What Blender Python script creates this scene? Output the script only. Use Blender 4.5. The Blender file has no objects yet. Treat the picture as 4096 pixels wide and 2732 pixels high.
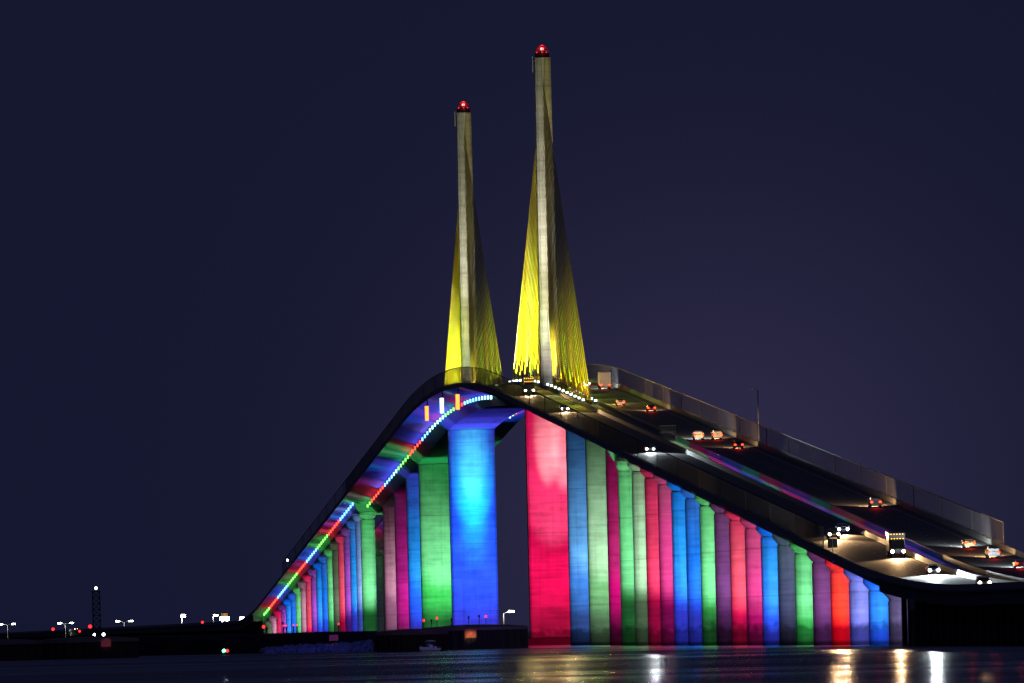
import bpy, math, random
from mathutils import Vector, Matrix
random.seed(7)
PI = math.pi
R = math.radians
sc = bpy.context.scene
col = sc.collection

# ------------------------------------------------------------------ materials
def new_mat(name):
    m = bpy.data.materials.new(name); m.use_nodes = True
    nt = m.node_tree; nt.nodes.clear()
    out = nt.nodes.new('ShaderNodeOutputMaterial')
    return m, nt, out

def principled(name, base, rough=0.6, metal=0.0, var=0.0, scale=1.0, bump=0.0, spec=0.5):
    m, nt, out = new_mat(name)
    p = nt.nodes.new('ShaderNodeBsdfPrincipled')
    p.inputs['Base Color'].default_value = (*base, 1)
    p.inputs['Roughness'].default_value = rough
    p.inputs['Metallic'].default_value = metal
    p.inputs['Specular IOR Level'].default_value = spec
    nt.links.new(p.outputs[0], out.inputs[0])
    if var > 0:
        g = nt.nodes.new('ShaderNodeNewGeometry')
        n = nt.nodes.new('ShaderNodeTexNoise'); n.inputs['Scale'].default_value = scale
        n.inputs['Detail'].default_value = 4
        nt.links.new(g.outputs['Position'], n.inputs['Vector'])
        mx = nt.nodes.new('ShaderNodeMix'); mx.data_type = 'RGBA'
        nt.links.new(n.outputs['Fac'], mx.inputs[0])
        mx.inputs[6].default_value = (*[c*(1-var) for c in base], 1)
        mx.inputs[7].default_value = (*[min(1, c*(1+var)) for c in base], 1)
        nt.links.new(mx.outputs[2], p.inputs['Base Color'])
        if bump > 0:
            b = nt.nodes.new('ShaderNodeBump'); b.inputs['Strength'].default_value = bump
            nt.links.new(n.outputs['Fac'], b.inputs['Height'])
            nt.links.new(b.outputs[0], p.inputs['Normal'])
    return m

def emission(name, colr, strength):
    m, nt, out = new_mat(name)
    e = nt.nodes.new('ShaderNodeEmission')
    e.inputs[0].default_value = (*colr, 1); e.inputs[1].default_value = strength
    nt.links.new(e.outputs[0], out.inputs[0])
    try: m.cycles.emission_sampling = 'NONE'
    except Exception: pass
    return m

def pier_concrete(name, tide):
    """cast concrete: lift joints, horizontal formwork bands, patches, tidal stain near the water"""
    m, nt, out = new_mat(name)
    L = nt.links.new; N = nt.nodes.new
    p = N('ShaderNodeBsdfPrincipled'); p.inputs['Roughness'].default_value = 0.75
    p.inputs['Specular IOR Level'].default_value = 0.25
    L(p.outputs[0], out.inputs[0])
    g = N('ShaderNodeNewGeometry'); s = N('ShaderNodeSeparateXYZ'); L(g.outputs['Position'], s.inputs[0])
    def math_(op, a, b=None, c=None):
        n = N('ShaderNodeMath'); n.operation = op
        for i, v in enumerate((a, b, c)):
            if v is None: continue
            if isinstance(v, (int, float)): n.inputs[i].default_value = v
            else: L(v, n.inputs[i])
        return n.outputs[0]
    z = s.outputs['Z']
    mp = N('ShaderNodeMapping'); L(g.outputs['Position'], mp.inputs[0]); mp.inputs['Scale'].default_value = (.12, .12, 1.3)
    n1 = N('ShaderNodeTexNoise'); L(mp.outputs[0], n1.inputs['Vector']); n1.inputs['Scale'].default_value = 1.0; n1.inputs['Detail'].default_value = 6
    n2 = N('ShaderNodeTexNoise'); L(g.outputs['Position'], n2.inputs['Vector']); n2.inputs['Scale'].default_value = .22; n2.inputs['Detail'].default_value = 8; n2.inputs['Roughness'].default_value = .65
    n3 = N('ShaderNodeTexNoise'); L(g.outputs['Position'], n3.inputs['Vector']); n3.inputs['Scale'].default_value = .7; n3.inputs['Detail'].default_value = 8
    # each lift of concrete slightly lighter or darker
    seg = math_('FLOOR', math_('DIVIDE', z, 8.3))
    wn = N('ShaderNodeTexWhiteNoise'); wn.noise_dimensions = '2D'
    cb = N('ShaderNodeCombineXYZ'); L(seg, cb.inputs[0]); L(math_('FLOOR', math_('DIVIDE', s.outputs['Y'], 20)), cb.inputs[1]); L(cb.outputs[0], wn.inputs['Vector'])
    fr = math_('FRACT', math_('DIVIDE', z, 8.3))
    joint = math_('LESS_THAN', fr, .03)
    fr2 = math_('FRACT', math_('DIVIDE', z, 1.66)); j2 = math_('LESS_THAN', fr2, .06)
    v = math_('MULTIPLY_ADD', n1.outputs['Fac'], .34, .20)
    v = math_('ADD', v, math_('MULTIPLY_ADD', n2.outputs['Fac'], .42, -.19))
    v = math_('ADD', v, math_('MULTIPLY_ADD', wn.outputs['Value'], .06, -.03))
    v = math_('SUBTRACT', v, math_('MULTIPLY', joint, .07))
    v = math_('SUBTRACT', v, math_('MULTIPLY', j2, .008))
    mp4 = N('ShaderNodeMapping'); L(g.outputs['Position'], mp4.inputs[0]); mp4.inputs['Scale'].default_value = (1.1, 1.1, .045)
    n4 = N('ShaderNodeTexNoise'); L(mp4.outputs[0], n4.inputs['Vector']); n4.inputs['Scale'].default_value = 1.0; n4.inputs['Detail'].default_value = 5
    v = math_('SUBTRACT', v, math_('MULTIPLY', math_('MAXIMUM', math_('SUBTRACT', n4.outputs['Fac'], .52), 0), .35))
    v = math_('MAXIMUM', v, .05)
    if tide:
        # tide mark: height wobbles with noise
        h = math_('MULTIPLY_ADD', n3.outputs['Fac'], -4.2, 6.2)
        t = math_('DIVIDE', math_('SUBTRACT', h, z), 1.6)
        t = math_('MINIMUM', math_('MAXIMUM', t, 0), 1)
        v = math_('MULTIPLY', v, math_('MULTIPLY_ADD', t, -.62, 1))
        t2 = math_('MINIMUM', math_('MAXIMUM', math_('DIVIDE', math_('SUBTRACT', .9, z), .5), 0), 1)
        v = math_('MULTIPLY', v, math_('MULTIPLY_ADD', t2, -.7, 1))
    cc = N('ShaderNodeCombineColor'); L(v, cc.inputs[0]); L(math_('MULTIPLY', v, .97), cc.inputs[1]); L(math_('MULTIPLY', v, .9), cc.inputs[2])
    L(cc.outputs[0], p.inputs['Base Color'])
    b = N('ShaderNodeBump'); b.inputs['Strength'].default_value = .4; b.inputs['Distance'].default_value = .1
    L(n3.outputs['Fac'], b.inputs['Height']); L(b.outputs[0], p.inputs['Normal'])
    return m

M = {}
M['pier'] = pier_concrete('pier_concrete', True)
M['pylon'] = pier_concrete('pylon_concrete', False)
M['girder'] = principled('girder_concrete', (.42, .41, .38), .75, var=.18, scale=.35)
M['road'] = principled('road_concrete', (.15, .143, .13), .7, var=.45, scale=1.0)
_n = M['road'].node_tree; _t = [n for n in _n.nodes if n.type == 'TEX_NOISE'][0]; _g = [n for n in _n.nodes if n.type == 'NEW_GEOMETRY'][0]
_m = _n.nodes.new('ShaderNodeMapping'); _m.inputs['Scale'].default_value = (1.1, .012, .02)   # wheel tracks run along the lanes
_n.links.new(_g.outputs['Position'], _m.inputs[0]); _n.links.new(_m.outputs[0], _t.inputs['Vector'])
M['barrier'] = principled('barrier_concrete', (.34, .33, .30), .8, var=.2, scale=.5)
M['line'] = principled('road_paint', (.75, .75, .70), .6)
M['yline'] = principled('yellow_road_paint', (.65, .45, .05), .6)
M['steel'] = principled('fence_steel', (.036, .031, .029), .6, .2, var=.15, scale=.8)
M['post'] = principled('fence_post_steel', (.07, .062, .058), .6, .2)
M['dark_steel'] = principled('dark_steel', (.05, .05, .055), .5, .7)
M['cable'] = principled('yellow_cable_sheath', (.78, .60, .04), .38, var=.12, scale=.3)
M['red_paint'] = principled('red_beacon_paint', (.35, .03, .03), .5)
M['sheet'] = principled('rusty_sheet_pile', (.038, .036, .034), .8, .2, var=.5, scale=.5)
M['capc'] = principled('dolphin_cap_concrete', (.20, .20, .19), .85, var=.3, scale=.4)
M['trestle'] = principled('trestle_concrete', (.14, .135, .12), .85, var=.3, scale=.3)
M['rock'] = principled('riprap_rock', (.30, .30, .30), .85, var=.45, scale=.6)
M['earth'] = principled('dark_earth', (.035, .035, .03), .95, var=.5, scale=.05)
M['galv'] = principled('galvanised_pole', (.35, .35, .34), .45, .6)
M['rubber'] = principled('tyre_rubber', (.02, .02, .02), .8)
M['glass'] = principled('dark_car_glass', (.02, .025, .03), .08)
M['alu'] = principled('wheel_rim', (.5, .5, .5), .35, .8)
M['orange'] = principled('orange_sign_face', (.75, .20, .04), .5)
M['pinkred'] = principled('faded_red_sign_face', (.50, .10, .14), .6)
M['signw'] = principled('white_sign_face', (.75, .75, .72), .5)
M['black'] = principled('black_lettering', (.03, .02, .02), .6)
M['hull'] = principled('pale_boat_hull', (.55, .58, .60), .35)
M['canvas'] = principled('pale_canvas', (.55, .55, .58), .8)
PAINTS = {'white': (.75, .75, .74), 'silver': (.45, .46, .47), 'black': (.02, .02, .022), 'red': (.35, .02, .02),
          'blue': (.03, .06, .22), 'grey': (.16, .165, .17), 'tan': (.4, .34, .24)}
for k, v in PAINTS.items(): M['paint_'+k] = principled('car_paint_'+k, v, .28, .1, spec=.6)
M['em_head'] = emission('headlight_glow', (1, .93, .80), 26)
M['em_headw'] = emission('cool_headlight_glow', (.85, .95, 1), 26)
M['em_tail'] = emission('tail_light_glow', (1, .035, .008), 9)
M['em_amber'] = emission('amber_marker_glow', (1, .42, .02), 7)
M['em_red'] = emission('red_beacon_glow', (1, .02, .02), 3.5)
M['em_redhot'] = emission('red_beacon_core', (1, .05, .04), 22)
M['em_white'] = emission('white_lamp_glow', (.9, 1, .9), 30)
M['em_cool'] = emission('cool_floodlight_glow', (.75, 1, .88), 6)
M['led_red'] = emission('red_led', (1, .05, .03), 5)
M['led_green'] = emission('green_led', (.2, 1, .12), 3.5)
M['led_blue'] = emission('blue_led', (.12, .42, 1), 6)
M['led_cyan'] = emission('cyan_led', (.3, .95, 1), 5)
M['led_white'] = emission('white_led', (.8, .9, 1), 5)
M['nav_orange'] = emission('channel_red_light', (1, .16, .02), 5)
M['nav_cyan'] = emission('channel_green_light', (.35, 1, .92), 6)
M['em_green'] = emission('green_boat_light', (.05, 1, .4), 25)

# ------------------------------------------------------------------ mesh helpers
class MB:
    def __init__(s): s.v = []; s.f = []; s.mi = []
    def poly(s, vs, fs, mi=0):
        o = len(s.v); s.v += [tuple(x) for x in vs]
        for f in fs: s.f.append([o+i for i in f]); s.mi.append(mi)
    def box(s, c, d, mi=0, rz=0.0, rx=0.0):
        hx, hy, hz = d[0]/2, d[1]/2, d[2]/2
        m = Matrix.Rotation(rz, 3, 'Z') @ Matrix.Rotation(rx, 3, 'X')
        vs = [Vector(c) + m @ Vector((x, y, z)) for x in (-hx, hx) for y in (-hy, hy) for z in (-hz, hz)]
        s.poly(vs, [(0,1,3,2),(4,6,7,5),(0,4,5,1),(2,3,7,6),(0,2,6,4),(1,5,7,3)], mi)
    def tube(s, p0, p1, r0, r1=None, n=8, mi=0):
        r1 = r0 if r1 is None else r1
        p0 = Vector(p0); p1 = Vector(p1); d = (p1-p0).normalized()
        a = d.cross(Vector((0, 0, 1)));
        if a.length < 1e-4: a = Vector((1, 0, 0))
        a.normalize(); b = d.cross(a)
        vs = []
        for p, r in ((p0, r0), (p1, r1)):
            for i in range(n):
                t = 2*PI*i/n; vs.append(p + a*math.cos(t)*r + b*math.sin(t)*r)
        fs = [(i, (i+1) % n, n+(i+1) % n, n+i) for i in range(n)] + [tuple(range(n))[::-1], tuple(range(n, 2*n))]
        s.poly(vs, fs, mi)
    def loft(s, rings, mi=0, cap=True):
        n = len(rings[0]); vs = [p for r in rings for p in r]; fs = []
        for k in range(len(rings)-1):
            for i in range(n):
                j = (i+1) % n
                fs.append((k*n+i, k*n+j, (k+1)*n+j, (k+1)*n+i))
        if cap:
            fs.append(tuple(range(n))[::-1]); fs.append(tuple((len(rings)-1)*n+i for i in range(n)))
        s.poly(vs, fs, mi)
    def sphere(s, c, r, n=10, m=6, mi=0, sz=1):
        rings = []
        for k in range(m+1):
            t = -PI/2 + PI*k/m; rr = max(1e-3, r*math.cos(t))
            rings.append([(c[0]+rr*math.cos(2*PI*i/n), c[1]+rr*math.sin(2*PI*i/n), c[2]+r*sz*math.sin(t)) for i in range(n)])
        s.loft(rings, mi)
    def build(s, name, mats, parent=None, loc=(0, 0, 0), smooth=False):
        me = bpy.data.meshes.new(name)
        me.from_pydata(s.v, [], s.f)
        if not isinstance(mats, (list, tuple)): mats = [mats]
        for m in mats: me.materials.append(m)
        me.polygons.foreach_set('material_index', s.mi)
        if smooth: me.polygons.foreach_set('use_smooth', [True]*len(me.polygons))
        me.update()
        o = bpy.data.objects.new(name, me); col.objects.link(o)
        o.location = loc
        if parent: o.parent = parent
        return o

def thing(name, label, cat, loc=(0, 0, 0), rz=0, group=None, rx=0):
    o = bpy.data.objects.new(name, None); col.objects.link(o)
    o.location = loc; o.rotation_euler = (rx, 0, rz)
    o['label'] = label; o['category'] = cat
    if group: o['group'] = group
    return o
def tag(o, label, cat, group=None):
    o['label'] = label; o['category'] = cat
    if group: o['group'] = group
    return o

# ------------------------------------------------------------------ bridge profile
def road_z(s):
    u = abs(s-5)
    if u < 239: z = 60.1-.041*u*u/478
    elif u < 1280: z = 55.2-.041*(u-239)
    elif u < 1530:
        t = u-1280; z = 12.52-.041*t+.041*t*t/500
    else: z = 12.52-.041*125
    return z+.3
def slope(s): return (road_z(s+1)-road_z(s-1))/2

def stations(a, b, step):
    n = max(1, int(round(abs(b-a)/step))); return [a+(b-a)*i/n for i in range(n+1)]
def sweep(mb, prof, a, b, step=12, mi=0, cap=True, zf=None):
    """extrude a closed lateral profile [(x, dz)] along the road"""
    zf = zf or road_z
    mb.loft([[(x, s, zf(s)+dz) for x, dz in prof] for s in stations(a, b, step)], mi, cap)
def strip(mb, x0, x1, a, b, dz, mi=0, step=12):
    ss = stations(a, b, step); vs = []; fs = []
    for s in ss: vs += [(x0, s, road_z(s)+dz), (x1, s, road_z(s)+dz)]
    for i in range(len(ss)-1): fs.append((2*i, 2*i+1, 2*i+3, 2*i+2))
    mb.poly(vs, fs, mi)
def lane_marks(mb, a, b, sides, mline, myline):
    for sd in sides:
        for x, m_, w in ((-12.0, mline, .16), (-2.7, myline, .16)) if sd < 0 else ((12.2, mline, .16), (3.9, myline, .16)):
            strip(mb, x-w/2, x+w/2, a, b, .006, m_)
        x = -6.3 if sd < 0 else 7.65
        s = a
        while s < b-3:
            strip(mb, x-.08, x+.08, s, s+3, .006, mline, 3); s += 12.2

def fence(parent, x, a, b, post_step=61, hgt=3.45):
    """tall picket safety fence standing on the outer barrier"""
    mb = MB(); s = a; base = .9
    while s <= b+.01:
        z = road_z(s)+base
        mb.box((x, s, z+hgt/2), (.055, .055, hgt)); s += 1.7 if s < 600 else 3.6
    sweep(mb, [(x-.05, base+hgt-.1), (x+.05, base+hgt-.1), (x+.05, base+hgt+.06), (x-.05, base+hgt+.06)], a, b, 12)
    sweep(mb, [(x-.04, base+.1), (x+.04, base+.1), (x+.04, base+.2), (x-.04, base+.2)], a, b, 12)
    f = mb.build('safety_fence', M['steel'], parent)
    s = a+.4
    while s <= b:
        p = MB(); p.box((x, s, road_z(s)+base+hgt/2), (.14, .18, hgt+.1)); p.build('fence_post', M['post'], f); s += post_step
    p = MB(); p.box((x, b-.2, road_z(b)+base+hgt/2), (.14, .18, hgt+.1)); p.build('fence_post', M['post'], f)
    return f

def barrier(parent, x, a, b, hgt=.86):
    mb = MB(); w = .2
    sweep(mb, [(x-w, .01), (x+w, .01), (x+.1, hgt), (x-.1, hgt)], a, b, 10)
    # weathered steel hand rail pipe along the top
    return mb.build('barrier', M['barrier'], parent)

LEDC = {'r': ('led_red', (1, .04, .02)), 'g': ('led_green', (.05, 1, .12)), 'b': ('led_blue', (.09, .10, 1)), 'c': ('led_cyan', (.05, .6, .8)), 'w': ('led_white', (.15, .3, 1)),
        'v': ('led_blue', (.22, .10, 1)), 'm': ('led_red', (1, .02, .25))}
def led_fixture(parent, x, s, dz, key, side=-1):
    mb = MB(); z = road_z(s)+dz
    mb.box((x, s, z), (.36, .6, .8), 0)
    mb.tube((x, s, z+.5), (x-side*.3, s, z+.9), .06, n=5, mi=1)
    return mb.build('led_fixture', [M[LEDC[key][0]], M['dark_steel']], parent)

# ------------------------------------------------------------------ lamps
def spot(name, loc, target, colr, power, deg, blend=1.0, size=.4):
    l = bpy.data.lights.new(name, 'SPOT'); l.energy = power; l.color = colr
    l.spot_size = R(deg); l.spot_blend = blend; l.shadow_soft_size = size
    o = bpy.data.objects.new(name, l); col.objects.link(o)
    o.location = loc
    o.rotation_euler = (Vector(target)-Vector(loc)).to_track_quat('-Z', 'Y').to_euler()
    return o
def strip_light(name, p0, p1, direction, colr, power, width=.3):
    p0 = Vector(p0); p1 = Vector(p1)
    l = bpy.data.lights.new(name, 'AREA'); l.shape = 'RECTANGLE'; l.energy = power; l.color = colr
    ln = (p1-p0).length; l.size = ln; l.size_y = width
    o = bpy.data.objects.new(name, l); col.objects.link(o)
    x = (p1-p0).normalized(); z = -Vector(direction).normalized(); y = z.cross(x).normalized(); z = x.cross(y)
    m = Matrix((x, y, z)).transposed().to_4x4(); m.translation = (p0+p1)/2
    o.matrix_world = m
    return o

# light colours (what the fixtures give off), and how strong
LC = {'green': ((.10, 1, .24), 1.0), 'palegreen': ((.33, 1, .42), .85), 'azure': ((.01, .26, 1), 1.5), 'blue': ((.02, .16, 1), 1.25),
      'steelblue': ((.10, .32, 1), .9), 'cornflower': ((.10, .25, 1), .9), 'violetblue': ((.16, .18, 1), .95), 'purple': ((.5, .08, 1), .75),
      'dimpurple': ((.42, .12, .62), .3), 'magenta': ((1, .02, .40), .95), 'deepmagenta': ((.8, .01, .32), .7), 'pink': ((1, .015, .16), 1.1), 'redpink': ((1, .03, .14), 1.25), 'red': ((1, .015, .03), 1.5),
      'slate': ((.10, .15, .32), .25), 'mauve': ((.8, .32, .48), .6), 'greygreen': ((.32, .5, .30), .32), 'greyviolet': ((.20, .18, .42), .28),
      'dimblue': ((.02, .12, .7), .6)}

def section(hx, hy, p=2.05, n=32):
    o = []
    for i in range(n):
        t = 2*PI*(i+.5)/n; c, s_ = math.cos(t), math.sin(t)
        o.append((hx*math.copysign(abs(c)**(2/p), c), hy*math.copysign(abs(s_)**(2/p), s_)))
    return o

def ring(sec, cx, cy, z, k=1.0, ky=None): return [(cx+x*k, cy+y*(ky or k), z) for x, y in sec]

COLOR_WORDS = {'green': 'bright green', 'palegreen': 'pale green', 'azure': 'azure blue', 'blue': 'deep blue', 'steelblue': 'steel blue', 'cornflower': 'light blue', 'violetblue': 'violet blue',
 'purple': 'purple', 'dimpurple': 'dim purple', 'magenta': 'magenta', 'deepmagenta': 'dark magenta', 'pink': 'hot pink', 'redpink': 'reddish pink', 'red': 'pure red', 'slate': 'dim slate blue', 'mauve': 'dusty pink',
 'greygreen': 'dim grey green', 'greyviolet': 'dim grey violet', 'dimblue': 'dark blue'}

# what each set of pier floodlights gives (sRGB tint of low wash, middle wash, narrow upper beam)
TINT = {'green': ((30, 105, 48), (55, 185, 82), (140, 245, 180)), 'palegreen': ((72, 104, 74), (100, 165, 108), (190, 235, 200)),
 'azure': ((48, 55, 210), (0, 90, 245), (60, 205, 245)), 'blue': ((40, 50, 190), (0, 78, 230), (40, 160, 240)), 'steelblue': ((45, 75, 145), (50, 112, 198), (110, 180, 240)),
 'cornflower': ((60, 80, 190), (85, 118, 222), (150, 188, 242)), 'violetblue': ((50, 50, 130), (85, 90, 215), (150, 160, 250)), 'purple': ((66, 22, 125), (115, 42, 175), (185, 95, 215)),
 'dimpurple': ((50, 22, 58), (88, 42, 102), (116, 68, 130)), 'magenta': ((125, 2, 78), (205, 10, 120), (252, 120, 190)), 'deepmagenta': ((140, 22, 110), (155, 12, 112), (200, 52, 170)),
 'pink': ((155, 2, 60), (225, 8, 88), (255, 115, 140)), 'redpink': ((165, 5, 60), (228, 10, 85), (255, 140, 150)), 'red': ((205, 0, 18), (255, 2, 28), (255, 92, 40)),
 'slate': ((26, 29, 46), (46, 52, 88), (72, 82, 122)), 'mauve': ((115, 72, 105), (132, 82, 112), (222, 162, 190)), 'greygreen': ((50, 60, 52), (72, 84, 70), (100, 120, 92)),
 'greyviolet': ((34, 30, 50), (78, 68, 114), (98, 88, 134))}
def lin(c): return tuple((v/255/12.92 if v < 10 else ((v/255+.055)/1.055)**2.4) for v in c)
def aimed(x, f, z, d, deg, target, dx=0, k=1.0, name='pier_floodlight'):
    """a tilted floodlight d metres in front of the face at y=f, strong enough to give the wanted tint on concrete"""
    r2 = d*d+(z-2)**2; m_ = max(target)
    if m_ <= 0: return
    spot(name, (x+dx, f-d, 2), (x, f, z), tuple(v/m_ for v in target), k*8.6*m_*4*PI*r2*math.sqrt(r2)/d, deg, 1, .3)
def pier_lamps(x, s, H, colour, power=1.0, hy=1.5, wide=1.0, hot=1.0):
    lo, mi, ho = [lin(c) for c in TINT[colour]]
    ho = tuple(max(0, b-.75*a) for a, b in zip(mi, ho)); f = s-hy
    hot *= {'azure': .5, 'blue': .42, 'pink': .38, 'redpink': .5, 'magenta': .36, 'purple': .75, 'steelblue': .7}.get(colour, .85)
    power *= {'pink': .92, 'magenta': .92, 'redpink': .95, 'red': .9, 'azure': 1.12, 'blue': 1.15}.get(colour, 1)
    aimed(x, f, .20*H, 26, 46, lo, 0, power*.8)
    aimed(x, f, (.60 if H < 37 else .50)*H, 28, 47 if H < 37 else 60, mi, 2, power*1.0)
    a_ = math.degrees(math.atan(.85*H/20)-math.atan(.28*H/20))
    aimed(x, f, .55*H, 20, max(16, a_*1.5)*wide, ho, 4, power*.95*hot)

def approach_pier(parent, x, s, colour, hx=1.64, hy=1.6, lit=True, capw=2.42, drop=2.75, power=1.0):
    top = road_z(s)-drop
    sec = section(hx, hy); mb = MB()
    mb.loft([ring(sec, x, s, -4), ring(sec, x, s, top-2.1), ring(sec, x, s, top-2.05, .9), ring(sec, x, s, top-1.75, .9), ring(sec, x, s, top-1.7, .98)])
    o = mb.build('pier', M['pier'], parent)
    k = capw/hx
    cp = MB()
    cp.loft([ring(sec, x, s, top-1.7, 1.0), ring(sec, x, s, top-1.45, 1.01+.18*(k-1)), ring(sec, x, s, top-1.15, 1+.62*(k-1), 1.12), ring(sec, x, s, top-.95, 1+.8*(k-1), 1.16), ring(sec, x, s, top-.85, k, 1.25), ring(sec, x, s, top-.02, k, 1.25)])
    for sx in (-1, 1): cp.box((x+sx*1.2, s, top+.1), (.8, .8, .24))
    cp.build('capital', M['pier'], o)
    if colour: o['label'] = 'round-edged pier lit %s with a flared capital' % COLOR_WORDS[colour]
    if lit and colour:
        pier_lamps(x, s, top, colour, power, hy)
    return o

# ------------------------------------------------------------------ 1. cable-stayed main bridge
S_MAIN = 609.6
bridge = thing('cable_stayed_bridge', 'long cable-stayed bridge with two tall pylons, golden cable fans and rainbow lights', 'bridge')
MAINP = [(-14.5, 0), (14.5, 0), (14.5, -.3), (7.7, -2.5), (5.6, -4.7), (-5.6, -4.7), (-7.7, -2.5), (-14.5, -.3)]
mb = MB()
sweep(mb, MAINP, -S_MAIN, S_MAIN, 10, 0)
strip(mb, -14.3, 14.3, -S_MAIN+.05, S_MAIN-.05, .004, 1, 10)
lane_marks(mb, -S_MAIN+1, S_MAIN-1, (-1, 1), 2, 3)
mb.build('deck', [M['girder'], M['road'], M['line'], M['yline']], bridge)
for x in (-14.2, 14.2): barrier(bridge, x, -S_MAIN, S_MAIN)
for x in (-1.75, 1.75): barrier(bridge, x, -S_MAIN, S_MAIN, .8)
fence(bridge, -14.2, -S_MAIN, S_MAIN); fence(bridge, 14.2, -S_MAIN, S_MAIN)
# mesh screen closing the end of the median where the deck splits in two
mb = MB()
zz = road_z(-S_MAIN)
for i in range(7): mb.box((-1.5+i*.5, -S_MAIN+.3, zz+1.6), (.04, .04, 2.6))
for dz in (.4, 1.6, 2.85): mb.box((0, -S_MAIN+.3, zz+dz), (3.3, .07, .08))
mb.box((0, -S_MAIN+.1, zz-.1), (3.3, .5, .35))
mb.build('median_screen', M['post'], bridge)

# pylons
def pylon(s, lab):
    base = road_z(s); top = 131.0
    def sec(hx, hy, g, gw=.38):
        c = .55  # chamfer
        return [(-hx, -hy+c), (-hx+c, -hy), (-gw, -hy), (-gw*.8, -hy+g), (gw*.8, -hy+g), (gw, -hy), (hx-c, -hy), (hx, -hy+c),
                (hx, hy-c), (hx-c, hy), (gw, hy), (gw*.8, hy-g), (-gw*.8, hy-g), (-gw, hy), (-hx+c, hy), (-hx, hy-c)]
    mb = MB()
    mb.loft([[(x, s+y, z) for x, y in sec(hx, hy, g)] for z, hx, hy, g in ((base-.3, 1.98, 3.7, .05), (base+14, 1.95, 3.5, .25), (base+40, 1.85, 3.1, .5), (top, 1.72, 2.7, .5))])
    p = mb.build('pylon', M['pylon'], bridge); p['label'] = lab
    b = MB()   # drum and cage of the beacon
    b.loft([[(1.6*math.cos(2*PI*i/16), s+1.6*math.sin(2*PI*i/16), z) for i in range(16)] for z in (top, top+1.0)], 0)
    for i in range(8):
        t = 2*PI*i/8; c_, s_ = math.cos(t), math.sin(t); pr = None
        for j in range(7):
            a = PI/2*j/6; q = (1.5*math.cos(a)*c_, s+1.5*math.cos(a)*s_, top+1.0+1.75*math.sin(a))
            if pr: b.tube(pr, q, .07, n=5)
            pr = q
    for zz_, rr in ((top+1.05, 1.55), (top+1.7, 1.45)):
        for i in range(16):
            a0, a1 = 2*PI*i/16, 2*PI*(i+1)/16
            b.tube((rr*math.cos(a0), s+rr*math.sin(a0), zz_), (rr*math.cos(a1), s+rr*math.sin(a1), zz_), .06, n=5)
    b.build('beacon_cage', M['red_paint'], p)
    for i in range(3):
        a = -PI/2+2*PI/3*i
        l = MB(); l.tube((1.25*math.cos(a), s+1.25*math.sin(a), top+1.05), (1.25*math.cos(a), s+1.25*math.sin(a), top+1.35), .16, .12, 8)
        l.build('beacon_lamp', M['em_red'], p)
    l = MB(); l.sphere((0, s, top+2.0), .34); l.build('beacon_lamp', M['em_redhot'], p)
    pl = bpy.data.lights.new('beacon_light', 'POINT'); pl.energy = 260; pl.color = (1, .02, .04); pl.shadow_soft_size = .3
    o = bpy.data.objects.new('beacon_light', pl); col.objects.link(o); o.location = (0, s, top+2.95)
    # small antenna on the left face near the top
    a = MB(); a.box((-2.15, s, top-1.4), (.25, .5, 3.6)); a.build('antenna_panel', M['galv'], p)
    # cables, 21 each way
    for d in (-1, 1):
        for k in range(21):
            off = 17+k*(163-17)/20
            z1 = 76+k*(124.5-76)/20
            p0 = Vector((0, s+d*off, road_z(s+d*off)+.4)); p1 = Vector((0, s+d*2.2, z1))
            c = MB(); c.tube(p0, p1, .135, n=10)
            c.tube(p0, p0+(p1-p0).normalized()*3.2, .24, .2, 8, mi=1)
            c.build('stay_cable', [M['cable'], M['cable']], bridge, smooth=True)
    return p
pylon(-183, 'nearer and taller-looking concrete pylon with red beacon on top')
pylon(183, 'farther concrete pylon with red beacon on top')

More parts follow.
